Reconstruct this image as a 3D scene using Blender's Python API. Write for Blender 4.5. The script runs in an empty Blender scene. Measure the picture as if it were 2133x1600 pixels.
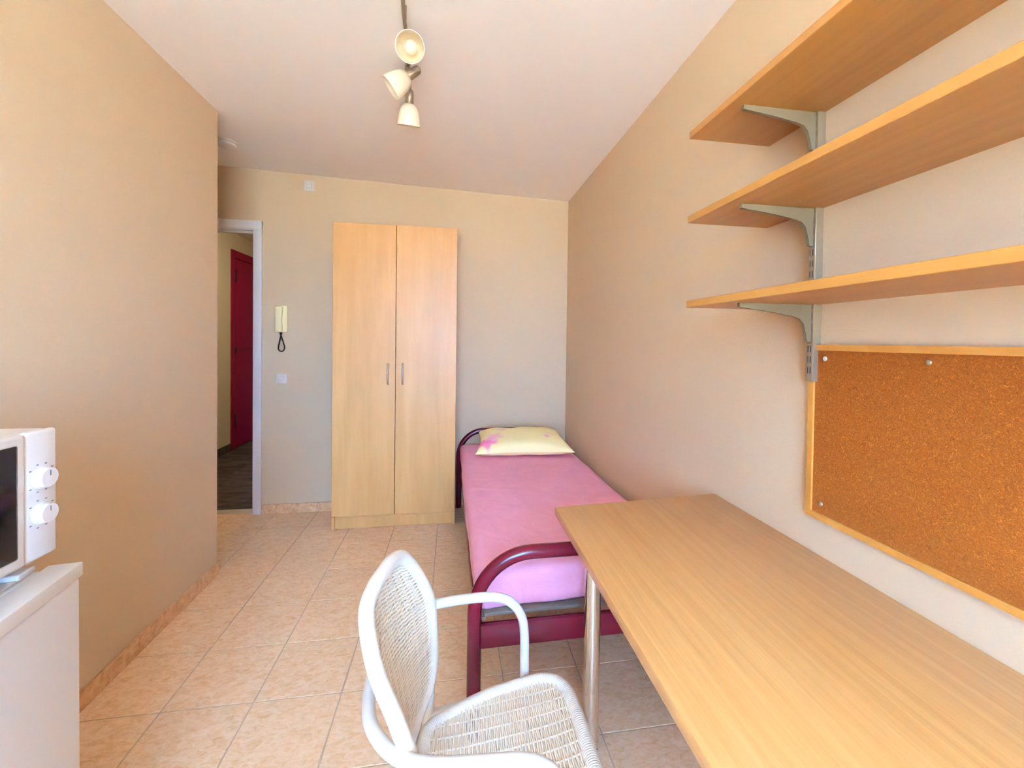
import bpy, bmesh, math, random
from mathutils import Vector, Matrix, noise
random.seed(7)
SC = bpy.context.scene
COL = SC.collection
PI = math.pi

# ------------------------------------------------------------------ camera
cam = bpy.data.cameras.new('camera')
cam_o = bpy.data.objects.new('camera', cam); COL.objects.link(cam_o)
cam.sensor_fit = 'HORIZONTAL'; cam.sensor_width = 36.0
cam.lens = 15.0037; cam.shift_x = -0.00954; cam.shift_y = -0.03547
cam.clip_start = 0.02; cam.clip_end = 60
a_, b_, c_ = 0.158435878, 0.0160480068, 0.0129598687           # yaw, pitch, roll
_base = Matrix(((1,0,0),(0,0,-1),(0,1,0)))
_yaw = Matrix(((math.cos(a_),-math.sin(a_),0),(math.sin(a_),math.cos(a_),0),(0,0,1)))
_pit = Matrix(((1,0,0),(0,math.cos(b_),-math.sin(b_)),(0,math.sin(b_),math.cos(b_))))
_rol = Matrix(((math.cos(c_),-math.sin(c_),0),(math.sin(c_),math.cos(c_),0),(0,0,1)))
_M = _rol @ _pit @ _base @ _yaw
_r, _u, _k = _M[0], -_M[1], -_M[2]
cam_o.matrix_world = Matrix(((_r[0],_u[0],_k[0],0.996166),(_r[1],_u[1],_k[1],-1.643570),(_r[2],_u[2],_k[2],1.310626),(0,0,0,1)))
SC.camera = cam_o

# ------------------------------------------------------------------ world, daylight, exposure
W = bpy.data.worlds.new('sky'); SC.world = W; W.use_nodes = True
wn = W.node_tree; wn.nodes.clear()
wo = wn.nodes.new('ShaderNodeOutputWorld'); wb = wn.nodes.new('ShaderNodeBackground')
wb.inputs['Strength'].default_value = 700.0
wt = wn.nodes.new('ShaderNodeTexCoord'); wx = wn.nodes.new('ShaderNodeSeparateXYZ'); wr = wn.nodes.new('ShaderNodeValToRGB')
wm = wn.nodes.new('ShaderNodeMapRange'); wm.inputs['From Min'].default_value = -0.3; wm.inputs['From Max'].default_value = 0.3
wn.links.new(wt.outputs['Generated'], wx.inputs[0]); wn.links.new(wx.outputs['Z'], wm.inputs['Value']); wn.links.new(wm.outputs[0], wr.inputs[0])
e0, e1 = wr.color_ramp.elements                                    # sunlit ground below the horizon, bright hazy sky above
e0.position = 0.46; e0.color = (0.05,0.06,0.06,1); e1.position = 0.54; e1.color = (0.20,0.47,1.0,1)
wn.links.new(wr.outputs[0], wb.inputs['Color']); wn.links.new(wb.outputs[0], wo.inputs[0])
WIN = (0.34, 1.60, 0.80, 2.22)                                    # window opening x0,x1,z0,z1 in the wall behind the camera
FRONT = -3.00
pl = bpy.data.lights.new('window_portal', 'AREA'); pl.shape = 'RECTANGLE'
pl.size = WIN[1]-WIN[0]; pl.size_y = WIN[3]-WIN[2]; pl.cycles.is_portal = True
po = bpy.data.objects.new('window_portal', pl); COL.objects.link(po)
po.location = ((WIN[0]+WIN[1])/2, FRONT-0.14, (WIN[2]+WIN[3])/2); po.rotation_euler = (PI/2, 0, 0)
vs = SC.view_settings
vs.view_transform = 'Standard'; vs.look = 'None'; vs.gamma = 1.0; vs.use_curve_mapping = False
vs.exposure = 0.72
SC.cycles.use_denoising = True
SC.cycles.max_bounces = 14; SC.cycles.diffuse_bounces = 10; SC.cycles.glossy_bounces = 5

# ------------------------------------------------------------------ helpers
def srgb(r, g, b):
    f = lambda c: (c/255/12.92) if c/255 <= 0.04045 else ((c/255+0.055)/1.055)**2.4
    return (f(r), f(g), f(b), 1)

def lerp(a, b, t): return a+(b-a)*t

class MB:
    """collects vertices and faces of one mesh"""
    def __init__(s): s.v = []; s.f = []; s.sm = []
    def add(s, vs, fs, smooth=False):
        o = len(s.v); s.v += [tuple(p) for p in vs]
        for f in fs: s.f.append(tuple(i+o for i in f)); s.sm.append(smooth)
        return s
    def box(s, x0, x1, y0, y1, z0, z1):
        return s.add([(x0,y0,z0),(x1,y0,z0),(x1,y1,z0),(x0,y1,z0),(x0,y0,z1),(x1,y0,z1),(x1,y1,z1),(x0,y1,z1)],
              [(0,3,2,1),(4,5,6,7),(0,1,5,4),(1,2,6,5),(2,3,7,6),(3,0,4,7)])
    def rbox(s, x0, x1, y0, y1, z0, z1, r=0.003, seg=2):
        bm = bmesh.new(); bmesh.ops.create_cube(bm, size=1)
        for v in bm.verts:
            v.co = Vector((lerp(x0,x1,v.co.x+.5), lerp(y0,y1,v.co.y+.5), lerp(z0,z1,v.co.z+.5)))
        bmesh.ops.bevel(bm, geom=list(bm.edges), offset=r, segments=seg, profile=0.5, affect='EDGES')
        bm.verts.index_update()
        s.add([v.co[:] for v in bm.verts], [[v.index for v in f.verts] for f in bm.faces], False); bm.free(); return s
    def prism(s, poly, axis, a, b):
        """polygon in the two other axes extruded along axis from a to b"""
        n = len(poly)
        def P(p, t):
            return {'x': (t,p[0],p[1]), 'y': (p[0],t,p[1]), 'z': (p[0],p[1],t)}[axis]
        vs = [P(p,a) for p in poly]+[P(p,b) for p in poly]
        fs = [tuple(range(n))[::-1], tuple(range(n,2*n))]+[(i,(i+1)%n,n+(i+1)%n,n+i) for i in range(n)]
        return s.add(vs, fs)
    def tube(s, pts, r, sides=10, closed=False, rfun=None, caps=True):
        P = [Vector(p) for p in pts]; n = len(P)
        T = []
        for i in range(n):
            a = P[(i-1) % n] if (closed or i > 0) else P[i]
            b = P[(i+1) % n] if (closed or i < n-1) else P[i]
            T.append((b-a).normalized())
        up = Vector((0,0,1)) if abs(T[0].z) < 0.9 else Vector((1,0,0))
        N = (up-T[0]*up.dot(T[0])).normalized(); vs = []
        for i in range(n):
            if i:
                ax = T[i-1].cross(T[i])
                if ax.length > 1e-9:
                    N = Matrix.Rotation(T[i-1].angle(T[i]), 3, ax.normalized()) @ N
                N = (N-T[i]*N.dot(T[i])).normalized()
            B = T[i].cross(N); rr = rfun(i) if rfun else r
            for k in range(sides):
                t = 2*PI*k/sides
                vs.append(P[i]+(N*math.cos(t)+B*math.sin(t))*rr)
        fs = []
        m = n if closed else n-1
        for i in range(m):
            j = (i+1) % n
            off = 0
            if closed and j == 0:                                    # find best twist match
                best = min(range(sides), key=lambda o: (vs[i*sides]+ (P[0]-P[i]) - vs[o]).length); off = best
            for k in range(sides):
                fs.append((i*sides+k, i*sides+(k+1)%sides, j*sides+(k+1+off)%sides, j*sides+(k+off)%sides))
        if not closed and caps:
            fs += [tuple(range(sides))[::-1], tuple((n-1)*sides+k for k in range(sides))]
        return s.add(vs, fs, True)
    def lathe(s, prof, seg=28, mat=None, close=False):
        """profile [(r,z)] spun about z"""
        vs = []; n = len(prof)
        for (r,z) in prof:
            for k in range(seg):
                t = 2*PI*k/seg; vs.append(Vector((r*math.cos(t), r*math.sin(t), z)))
        if mat: vs = [mat @ v for v in vs]
        fs = []
        for i in range(n-1+(1 if close else 0)):
            j = (i+1) % n
            for k in range(seg): fs.append((i*seg+k, i*seg+(k+1)%seg, j*seg+(k+1)%seg, j*seg+k))
        if not close:
            if prof[0][0] > 1e-6: fs.append(tuple(range(seg))[::-1])
            if prof[-1][0] > 1e-6: fs.append(tuple((n-1)*seg+k for k in range(seg)))
        return s.add(vs, fs, True)
    def grid(s, fn, nu, nv, smooth=True):
        vs = [fn(i/nu, j/nv) for i in range(nu+1) for j in range(nv+1)]
        fs = [(i*(nv+1)+j, (i+1)*(nv+1)+j, (i+1)*(nv+1)+j+1, i*(nv+1)+j+1) for i in range(nu) for j in range(nv)]
        return s.add(vs, fs, smooth)
    def mesh(s, name):
        me = bpy.data.meshes.new(name); me.from_pydata(s.v, [], s.f); me.validate()
        if len(me.polygons) == len(s.sm): me.polygons.foreach_set('use_smooth', s.sm)
        bm = bmesh.new(); bm.from_mesh(me); bmesh.ops.recalc_face_normals(bm, faces=bm.faces); bm.to_mesh(me); bm.free()
        return me
    def build(s, name, mat, parent=None, sharp=True):
        return link(name, s.mesh(name), mat, parent, sharp)

def link(name, me, mat, parent=None, sharp=True):
    if mat and not me.materials: me.materials.append(mat)
    if sharp:
        try: me.set_sharp_from_angle(angle=math.radians(42))
        except Exception: pass
    o = bpy.data.objects.new(name, me); COL.objects.link(o); o.parent = parent
    return o

def tag(o, label, cat, group=None):
    o['label'] = label; o['category'] = cat
    if group: o['group'] = group
    return o
def struct(o, label=None):
    o['kind'] = 'structure'
    if label: o['label'] = label
    return o
def thing(name, loc, label, cat, rz=0.0, group=None):
    e = bpy.data.objects.new(name, None); COL.objects.link(e); e.empty_display_size = 0.05
    e.location = loc; e.rotation_euler = (0,0,rz); return tag(e, label, cat, group)

def catmull(P, per=10, closed=False):
    P = [Vector(p) for p in P]; n = len(P); out = []
    for i in range(n if closed else n-1):
        p1 = P[i]; p2 = P[(i+1) % n]
        p0 = P[(i-1) % n] if (closed or i > 0) else p1*2-p2
        p3 = P[(i+2) % n] if (closed or i+2 < n) else p2*2-p1
        for k in range(per):
            t = k/per
            out.append(0.5*((2*p1)+(p2-p0)*t+(2*p0-5*p1+4*p2-p3)*t*t+(3*p1-p0-3*p2+p3)*t**3))
    if not closed: out.append(P[-1].copy())
    return out
def resample(P, step, closed=False):
    P = [Vector(p) for p in P]
    if closed: P = P+[P[0]]
    L = [0]
    for a, b in zip(P, P[1:]): L.append(L[-1]+(b-a).length)
    n = max(2, int(round(L[-1]/step))); out = []; j = 0
    for i in range(n if closed else n+1):
        d = L[-1]*i/n
        while j < len(P)-2 and L[j+1] < d: j += 1
        t = (d-L[j])/max(1e-9, L[j+1]-L[j]); out.append(P[j].lerp(P[j+1], min(1,t)))
    return out

# ------------------------------------------------------------------ materials
def newmat(name):
    m = bpy.data.materials.new(name); m.use_nodes = True
    nt = m.node_tree; return m, nt, nt.nodes['Principled BSDF']
def N(nt, t, **kw):
    n = nt.nodes.new(t)
    for k, v in kw.items(): setattr(n, k, v)
    return n
def plain(name, col, rough=0.5, metal=0.0, bump=0.0, bscale=200, coat=0.0, spec=None):
    m, nt, b = newmat(name)
    b.inputs['Base Color'].default_value = col; b.inputs['Roughness'].default_value = rough
    b.inputs['Metallic'].default_value = metal; b.inputs['Coat Weight'].default_value = coat
    if spec is not None: b.inputs['Specular IOR Level'].default_value = spec
    g = N(nt,'ShaderNodeNewGeometry'); nz = N(nt,'ShaderNodeTexNoise'); nz.inputs['Scale'].default_value = bscale
    nz.inputs['Detail'].default_value = 3
    nt.links.new(g.outputs['Position'], nz.inputs['Vector'])
    # faint tonal variation so that no surface is perfectly flat
    mx = N(nt,'ShaderNodeMix', data_type='RGBA', blend_type='MULTIPLY'); mx.inputs[0].default_value = 0.05
    mx.inputs[6].default_value = col; nt.links.new(nz.outputs['Color'], mx.inputs[7]); nt.links.new(mx.outputs[2], b.inputs['Base Color'])
    if bump:
        bp = N(nt,'ShaderNodeBump'); bp.inputs['Strength'].default_value = bump; bp.inputs['Distance'].default_value = 0.001
        nt.links.new(nz.outputs['Fac'], bp.inputs['Height']); nt.links.new(bp.outputs[0], b.inputs['Normal'])
    return m
def ramp(nt, stops):
    r = N(nt,'ShaderNodeValToRGB'); e = r.color_ramp.elements
    while len(e) < len(stops): e.new(0.5)
    for k, (p, c) in zip(e, stops): k.position = p; k.color = c
    return r
def wood(name, c0, c1, c2, scale, rough=0.35, coat=0.0, fine=1.0, spec=0.5):
    """scale: (x,y,z) noise frequency; low along the grain"""
    m, nt, b = newmat(name)
    tc = N(nt,'ShaderNodeTexCoord'); mp = N(nt,'ShaderNodeMapping'); mp.inputs['Scale'].default_value = scale
    oi = N(nt,'ShaderNodeObjectInfo'); ad = N(nt,'ShaderNodeVectorMath', operation='ADD')
    sc = N(nt,'ShaderNodeMath', operation='MULTIPLY'); sc.inputs[1].default_value = 13.0
    nt.links.new(oi.outputs['Random'], sc.inputs[0]); nt.links.new(tc.outputs['Object'], ad.inputs[0]); nt.links.new(sc.outputs[0], ad.inputs[1])
    nt.links.new(ad.outputs[0], mp.inputs['Vector'])
    n1 = N(nt,'ShaderNodeTexNoise'); n1.inputs['Scale'].default_value = 1.0; n1.inputs['Detail'].default_value = 5; n1.inputs['Distortion'].default_value = 0.6
    nt.links.new(mp.outputs[0], n1.inputs['Vector'])
    r1 = ramp(nt, [(0.30,c0),(0.52,c1),(0.72,c2)]); nt.links.new(n1.outputs['Fac'], r1.inputs[0])
    mp2 = N(nt,'ShaderNodeMapping'); mp2.inputs['Scale'].default_value = tuple(5*s for s in scale); nt.links.new(ad.outputs[0], mp2.inputs['Vector'])
    n2 = N(nt,'ShaderNodeTexNoise'); n2.inputs['Scale'].default_value = 1.0; n2.inputs['Detail'].default_value = 2
    nt.links.new(mp2.outputs[0], n2.inputs['Vector'])
    r2 = ramp(nt, [(0.35,(0.80,0.76,0.70,1)),(0.55,(1,1,1,1))]); nt.links.new(n2.outputs['Fac'], r2.inputs[0])
    mx = N(nt,'ShaderNodeMix', data_type='RGBA', blend_type='MULTIPLY'); mx.inputs[0].default_value = 0.55*fine
    nt.links.new(r1.outputs[0], mx.inputs[6]); nt.links.new(r2.outputs[0], mx.inputs[7]); nt.links.new(mx.outputs[2], b.inputs['Base Color'])
    b.inputs['Roughness'].default_value = rough; b.inputs['Coat Weight'].default_value = coat; b.inputs['Coat Roughness'].default_value = 0.25
    b.inputs['Specular IOR Level'].default_value = spec
    bp = N(nt,'ShaderNodeBump'); bp.inputs['Strength'].default_value = 0.06; bp.inputs['Distance'].default_value = 0.0006
    nt.links.new(n2.outputs['Fac'], bp.inputs['Height']); nt.links.new(bp.outputs[0], b.inputs['Normal'])
    return m
def paint(name, col, col2, bump=0.25):
    m, nt, b = newmat(name)
    g = N(nt,'ShaderNodeNewGeometry')
    n1 = N(nt,'ShaderNodeTexNoise'); n1.inputs['Scale'].default_value = 1.3; n1.inputs['Detail'].default_value = 4
    nt.links.new(g.outputs['Position'], n1.inputs['Vector'])
    r = ramp(nt, [(0.35,col),(0.7,col2)]); nt.links.new(n1.outputs['Fac'], r.inputs[0]); nt.links.new(r.outputs[0], b.inputs['Base Color'])
    n2 = N(nt,'ShaderNodeTexNoise'); n2.inputs['Scale'].default_value = 190; n2.inputs['Detail'].default_value = 3
    nt.links.new(g.outputs['Position'], n2.inputs['Vector'])
    bp = N(nt,'ShaderNodeBump'); bp.inputs['Strength'].default_value = bump; bp.inputs['Distance'].default_value = 0.0015
    nt.links.new(n2.outputs['Fac'], bp.inputs['Height']); nt.links.new(bp.outputs[0], b.inputs['Normal'])
    b.inputs['Roughness'].default_value = 0.75; b.inputs['Specular IOR Level'].default_value = 0.25
    return m
def tilemat(name, cols, rough, streak=(7,20,7), rotz=0.6, spec=0.5):
    m, nt, b = newmat(name)
    g = N(nt,'ShaderNodeNewGeometry'); oi = N(nt,'ShaderNodeObjectInfo')
    mu = N(nt,'ShaderNodeMath', operation='MULTIPLY'); mu.inputs[1].default_value = 37.0; nt.links.new(oi.outputs['Random'], mu.inputs[0])
    ad = N(nt,'ShaderNodeVectorMath', operation='ADD'); nt.links.new(g.outputs['Position'], ad.inputs[0]); nt.links.new(mu.outputs[0], ad.inputs[1])
    mp = N(nt,'ShaderNodeMapping'); mp.inputs['Rotation'].default_value = (0,0,rotz); mp.inputs['Scale'].default_value = streak
    nt.links.new(ad.outputs[0], mp.inputs['Vector'])
    n1 = N(nt,'ShaderNodeTexNoise'); n1.inputs['Scale'].default_value = 1; n1.inputs['Detail'].default_value = 7; n1.inputs['Roughness'].default_value = 0.62; n1.inputs['Distortion'].default_value = 1.2
    nt.links.new(mp.outputs[0], n1.inputs['Vector'])
    r = ramp(nt, [(0.30,cols[0]),(0.43,cols[1]),(0.55,cols[2]),(0.72,cols[3])]); nt.links.new(n1.outputs['Fac'], r.inputs[0])
    hs = N(nt,'ShaderNodeHueSaturation'); mr = N(nt,'ShaderNodeMapRange'); mr.inputs['To Min'].default_value = 0.975; mr.inputs['To Max'].default_value = 1.025
    nt.links.new(oi.outputs['Random'], mr.inputs['Value']); nt.links.new(mr.outputs[0], hs.inputs['Value']); nt.links.new(r.outputs[0], hs.inputs['Color'])
    nt.links.new(hs.outputs[0], b.inputs['Base Color'])
    n2 = N(nt,'ShaderNodeTexNoise'); n2.inputs['Scale'].default_value = 14; n2.inputs['Detail'].default_value = 4; nt.links.new(ad.outputs[0], n2.inputs['Vector'])
    bp = N(nt,'ShaderNodeBump'); bp.inputs['Strength'].default_value = 0.12; bp.inputs['Distance'].default_value = 0.003
    nt.links.new(n2.outputs['Fac'], bp.inputs['Height']); nt.links.new(bp.outputs[0], b.inputs['Normal'])
    b.inputs['Roughness'].default_value = rough; b.inputs['Specular IOR Level'].default_value = spec
    return m

M = {}
M['wall'] = paint('beige_wall_paint', srgb(193,165,131), srgb(196,168,134))
M['ceiling'] = paint('ceiling_paint', srgb(244,240,235), srgb(246,242,238), 0.15)
M['corridor_wall'] = paint('corridor_wall_paint', srgb(205,192,160), srgb(208,195,165))
M['grout'] = plain('grout', srgb(176,160,140), 0.85, bump=0.4)
M['tile'] = tilemat('terracotta_tile', [srgb(200,152,106), srgb(213,172,129), srgb(220,186,149), srgb(226,199,169)], 0.28, streak=(26,50,26), rotz=0.75)
M['dark_tile'] = tilemat('dark_slate_tile', [srgb(58,48,42), srgb(72,60,53), srgb(82,70,62), srgb(95,82,72)], 0.8, spec=0.02, streak=(3,9,3), rotz=0.2)
M['skirting'] = tilemat('skirting_tile', [srgb(168,118,74), srgb(186,138,92), srgb(198,152,108), srgb(210,170,130)], 0.4, streak=(24,24,24), rotz=0.2)
M['white_paint'] = plain('white_gloss_paint', srgb(228,226,226), 0.3)
M['beech'] = wood('beech_laminate', srgb(172,119,66), srgb(180,127,73), srgb(187,135,81), (9,9,0.9), 0.37, fine=0.35, spec=0.22)
M['oak_y'] = wood('oak_veneer_desk', srgb(164,111,58), srgb(172,119,65), srgb(179,128,73), (60,2.0,60), 0.34, fine=0.6)
M['shelf_y'] = wood('beech_shelf', srgb(146,90,32), srgb(154,97,37), srgb(161,105,44), (26,1.0,26), 0.4, fine=0.45)
M['frame_wood'] = wood('board_frame_wood', srgb(150,86,26), srgb(162,97,33), srgb(172,107,42), (12,12,12), 0.4, fine=0.3)
M['slat_wood'] = wood('slat_wood', srgb(84,70,56), srgb(98,84,68), srgb(112,97,80), (1.2,20,20), 0.55)
M['white_plastic'] = plain('white_plastic', srgb(222,216,208), 0.32)
M['white_enamel'] = plain('white_enamel', srgb(222,216,210), 0.35, bump=0.05, bscale=500)
M['cream_plastic'] = plain('cream_plastic', srgb(236,220,166), 0.35)
M['black_rubber'] = plain('black_rubber', srgb(28,24,24), 0.5)
M['dark_glass'] = plain('dark_glass', srgb(22,14,15), 0.12, spec=0.2)
M['grey_print'] = plain('grey_print', srgb(120,116,114), 0.6)
M['maroon'] = plain('maroon_gloss_enamel', srgb(62,2,9), 0.2, spec=0.22)
M['maroon_door'] = plain('maroon_door_paint', srgb(140,18,54), 0.45, spec=0.2)
M['maroon_dark'] = plain('maroon_hinge_paint', srgb(66,12,28), 0.35)
M['chrome'] = plain('chrome', (0.72,0.70,0.67,1), 0.07, metal=1.0)
M['nickel'] = plain('brushed_nickel', srgb(168,156,140), 0.34, metal=1.0, bump=0.05, bscale=600)
M['zinc'] = plain('grey_steel', srgb(158,138,110), 0.35, metal=0.6)
M['bracket'] = plain('grey_bracket_paint', srgb(100,80,54), 0.6, spec=0.15)
M['slot'] = plain('dark_slot_shade_joint', srgb(40,36,34), 0.7)  # shade inside the rail slots as colour; also the corridor tile joints
M['opal'] = plain('opal_glass', srgb(236,221,192), 0.25)
M['bulb'] = plain('frosted_bulb', srgb(222,208,184), 0.35)
M['cane'] = plain('cream_paper_cord', srgb(222,206,182), 0.65, bump=0.3, bscale=900)
M['cane_wrap'] = plain('white_wrapped_cord', srgb(216,207,193), 0.55, bump=0.2, bscale=900)
M['chair_tube'] = plain('white_powder_coat', srgb(216,215,214), 0.3)
M['glass_edge'] = plain('window_frame_white', srgb(235,235,235), 0.4)
M['concrete'] = plain('concrete', srgb(150,148,145), 0.9, bump=0.3)
# cork
m, nt, b = newmat('cork'); M['cork'] = m
g = N(nt,'ShaderNodeNewGeometry')
n1 = N(nt,'ShaderNodeTexNoise'); n1.inputs['Scale'].default_value = 190; n1.inputs['Detail'].default_value = 4; n1.inputs['Distortion'].default_value = 2.0
n3 = N(nt,'ShaderNodeTexNoise'); n3.inputs['Scale'].default_value = 6; n3.inputs['Detail'].default_value = 2
nt.links.new(g.outputs['Position'], n1.inputs['Vector']); nt.links.new(g.outputs['Position'], n3.inputs['Vector'])
r = ramp(nt, [(0.30,srgb(88,36,6)),(0.45,srgb(104,46,8)),(0.58,srgb(112,51,10)),(0.70,srgb(136,72,20))]); nt.links.new(n1.outputs['Fac'], r.inputs[0])
r3 = ramp(nt, [(0.3,(0.93,0.92,0.90,1)),(0.7,(1,1,1,1))]); nt.links.new(n3.outputs['Fac'], r3.inputs[0])
mx = N(nt,'ShaderNodeMix', data_type='RGBA', blend_type='MULTIPLY'); mx.inputs[0].default_value = 1.0
nt.links.new(r.outputs[0], mx.inputs[6]); nt.links.new(r3.outputs[0], mx.inputs[7]); nt.links.new(mx.outputs[2], b.inputs['Base Color'])
b.inputs['Roughness'].default_value = 0.9; b.inputs['Specular IOR Level'].default_value = 0.04
bp = N(nt,'ShaderNodeBump'); bp.inputs['Strength'].default_value = 0.4; bp.inputs['Distance'].default_value = 0.001
nt.links.new(n1.outputs['Fac'], bp.inputs['Height']); nt.links.new(bp.outputs[0], b.inputs['Normal'])
# pink sheet
m, nt, b = newmat('pink_jersey_sheet'); M['sheet'] = m
g = N(nt,'ShaderNodeNewGeometry')
n1 = N(nt,'ShaderNodeTexNoise'); n1.inputs['Scale'].default_value = 9; n1.inputs['Detail'].default_value = 5; n1.inputs['Distortion'].default_value = 1.0
n2 = N(nt,'ShaderNodeTexNoise'); n2.inputs['Scale'].default_value = 900
nt.links.new(g.outputs['Position'], n1.inputs['Vector']); nt.links.new(g.outputs['Position'], n2.inputs['Vector'])
r = ramp(nt, [(0.3,srgb(211,140,162)),(0.7,srgb(217,148,169))]); nt.links.new(n1.outputs['Fac'], r.inputs[0]); nt.links.new(r.outputs[0], b.inputs['Base Color'])
b.inputs['Roughness'].default_value = 0.85; b.inputs['Sheen Weight'].default_value = 0.05; b.inputs['Specular IOR Level'].default_value = 0.15
bp = N(nt,'ShaderNodeBump'); bp.inputs['Strength'].default_value = 0.5; bp.inputs['Distance'].default_value = 0.012
nt.links.new(n1.outputs['Fac'], bp.inputs['Height']); nt.links.new(bp.outputs[0], b.inputs['Normal'])
# pillow print (colour attribute)
m, nt, b = newmat('printed_pillowcase'); M['pillow'] = m
at = N(nt,'ShaderNodeAttribute', attribute_name='print'); nt.links.new(at.outputs['Color'], b.inputs['Base Color'])
b.inputs['Roughness'].default_value = 0.85; b.inputs['Specular IOR Level'].default_value = 0.15
g = N(nt,'ShaderNodeNewGeometry'); n1 = N(nt,'ShaderNodeTexNoise'); n1.inputs['Scale'].default_value = 22; n1.inputs['Detail'].default_value = 4
nt.links.new(g.outputs['Position'], n1.inputs['Vector'])
bp = N(nt,'ShaderNodeBump'); bp.inputs['Strength'].default_value = 0.3; bp.inputs['Distance'].default_value = 0.006
nt.links.new(n1.outputs['Fac'], bp.inputs['Height']); nt.links.new(bp.outputs[0], b.inputs['Normal'])
# window glass
m, nt, b = newmat('window_glass'); M['glass'] = m
b.inputs['Transmission Weight'].default_value = 1.0; b.inputs['Roughness'].default_value = 0.0; b.inputs['IOR'].default_value = 1.0
b.inputs['Base Color'].default_value = (0.97,0.98,0.98,1)

# ------------------------------------------------------------------ room shell
LW, RW, BW = -0.28, 1.9125, 1.77
LEND = 0.923                                                     # far end of the left wall
RECX = -1.36                                                     # side wall of the door recess
def cz(x): return 2.455+(1.9125-x)*0.036                          # the ceiling falls slightly to the right
def wall(name, blocks, mat, label=None):
    b = MB()
    for (x0,x1,y0,y1,z0,z1) in blocks:
        if z1 is None:
            za, zb = cz(x0), cz(x1)
            b.add([(x0,y0,z0),(x1,y0,z0),(x1,y1,z0),(x0,y1,z0),(x0,y0,za),(x1,y0,zb),(x1,y1,zb),(x0,y1,za)],
                  [(0,3,2,1),(4,5,6,7),(0,1,5,4),(1,2,6,5),(2,3,7,6),(3,0,4,7)])
        else: b.box(x0,x1,y0,y1,z0,z1)
    return struct(b.build(name, mat), label)
wall('wall_left', [(LW-0.1,LW,FRONT,LEND,0,None)], M['wall'], 'plain beige wall beside the fridge')
wall('wall_return', [(RECX,LW-0.1,LEND-0.1,LEND,0,None)], M['wall'])
wall('wall_recess', [(RECX-0.1,RECX,LEND-0.1,BW,0,None)], M['wall'])
DX0, DX1, DZ = -1.27, -0.442, 2.117                              # rough door opening
wall('wall_back', [(DX1,RW+0.1,BW,BW+0.12,0,None),(RECX-0.4,DX0,BW,BW+0.12,0,None),(DX0,DX1,BW,BW+0.12,DZ,None)], M['wall'], 'beige wall behind the wardrobe with the door opening')
wall('wall_right', [(RW,RW+0.1,FRONT,BW,0,None)], M['wall'], 'beige wall along the bed and the desk')
wall('wall_front', [(LW-0.1,WIN[0],FRONT-0.2,FRONT,0,None),(WIN[1],RW+0.1,FRONT-0.2,FRONT,0,None),(WIN[0],WIN[1],FRONT-0.2,FRONT,0,WIN[2]),(WIN[0],WIN[1],FRONT-0.2,FRONT,WIN[3],None)], M['wall'])
b = MB(); x0, x1, y0, y1 = RECX-0.1, RW+0.1, FRONT-0.2, BW+0.12
b.add([(x0,y0,cz(x0)),(x1,y0,cz(x1)),(x1,y1,cz(x1)),(x0,y1,cz(x0)),(x0,y0,cz(x0)+0.1),(x1,y0,cz(x1)+0.1),(x1,y1,cz(x1)+0.1),(x0,y1,cz(x0)+0.1)],
      [(0,3,2,1),(4,5,6,7),(0,1,5,4),(1,2,6,5),(2,3,7,6),(3,0,4,7)])
struct(b.build('ceiling', M['ceiling']), 'smooth off-white ceiling')

# floor: grout bed with one object per tile
fl = MB().box(LW-0.1, RW+0.1, FRONT-0.2, LEND, -0.08, -0.002).box(RECX-0.1, RW+0.1, LEND, BW+0.12, -0.08, -0.002).build('floor', M['grout'])
struct(fl, 'terracotta-coloured square floor tiles with grey joints')
T, J = 0.3, 0.0042
tile_cache = {}
def tile(parent, cx0, cx1, cy0, cy1, mat, ztop=0.0, cache=tile_cache):
    w, d = cx1-cx0, cy1-cy0
    if w < 0.012 or d < 0.012: return
    key = (round(w,3), round(d,3), mat.name)
    if key not in cache:
        me = MB().rbox(-w/2, w/2, -d/2, d/2, -0.008, 0, 0.0012, 1).mesh('tile'); me.materials.append(mat)
        cache[key] = me
    o = bpy.data.objects.new('tile', cache[key]); COL.objects.link(o); o.parent = parent
    o.location = ((cx0+cx1)/2, (cy0+cy1)/2, ztop); return o
for i in range(-5, 7):
    for j in range(-10, 6):
        ax0, ax1, ay0, ay1 = i*T, (i+1)*T, j*T, (j+1)*T
        main = ax1 > LW+0.02                                     # column inside the main room
        if ay1 <= LEND and not main: continue
        cx0, cx1, cy0, cy1 = ax0, min(ax1,RW), max(ay0,FRONT), min(ay1,BW+0.116)
        cx0 = max(cx0, LW if (main and ay1 <= LEND and ax0 < LW) else RECX)
        if not main: cy0 = max(cy0, LEND)
        if cx1-cx0 < 0.012 or cy1-cy0 < 0.012: continue
        if cy1 > BW and cx1 > DX1+0.2: cy1 = BW
        tile(fl, cx0+J/2, cx1-J/2, cy0+J/2, cy1-J/2, M['tile'])

# skirting tiles
def skirting(name, pieces, label):
    """pieces: (x0,x1,y0,y1) boxes"""
    root = None
    x0 = min(p[0] for p in pieces); x1 = max(p[1] for p in pieces); y0 = min(p[2] for p in pieces); y1 = max(p[3] for p in pieces)
    k = 0.002
    root = MB().box(x0 if x1-x0 > 0.03 else (x0 if x0 < 0 else x0+0.004), x1 if x1-x0 > 0.03 else (x1-0.004 if x0 < 0 else x1), y0 if y1-y0 > 0.03 else y0+0.004, y1, 0.0, 0.066).build(name, M['grout'])
    struct(root, label)
    for p in pieces:
        MB().rbox(p[0],p[1],p[2],p[3], 0.0, 0.07, 0.0015, 1).build('tile', M['skirting'], root)
    return root
pcs = []
y = LEND+0.0
edges = [LEND, 0.619, 0.321, 0.021, -0.279, -0.579, -0.879, -1.179, -1.479, -1.779, -2.079, -2.379, -2.679, -2.99]
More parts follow.
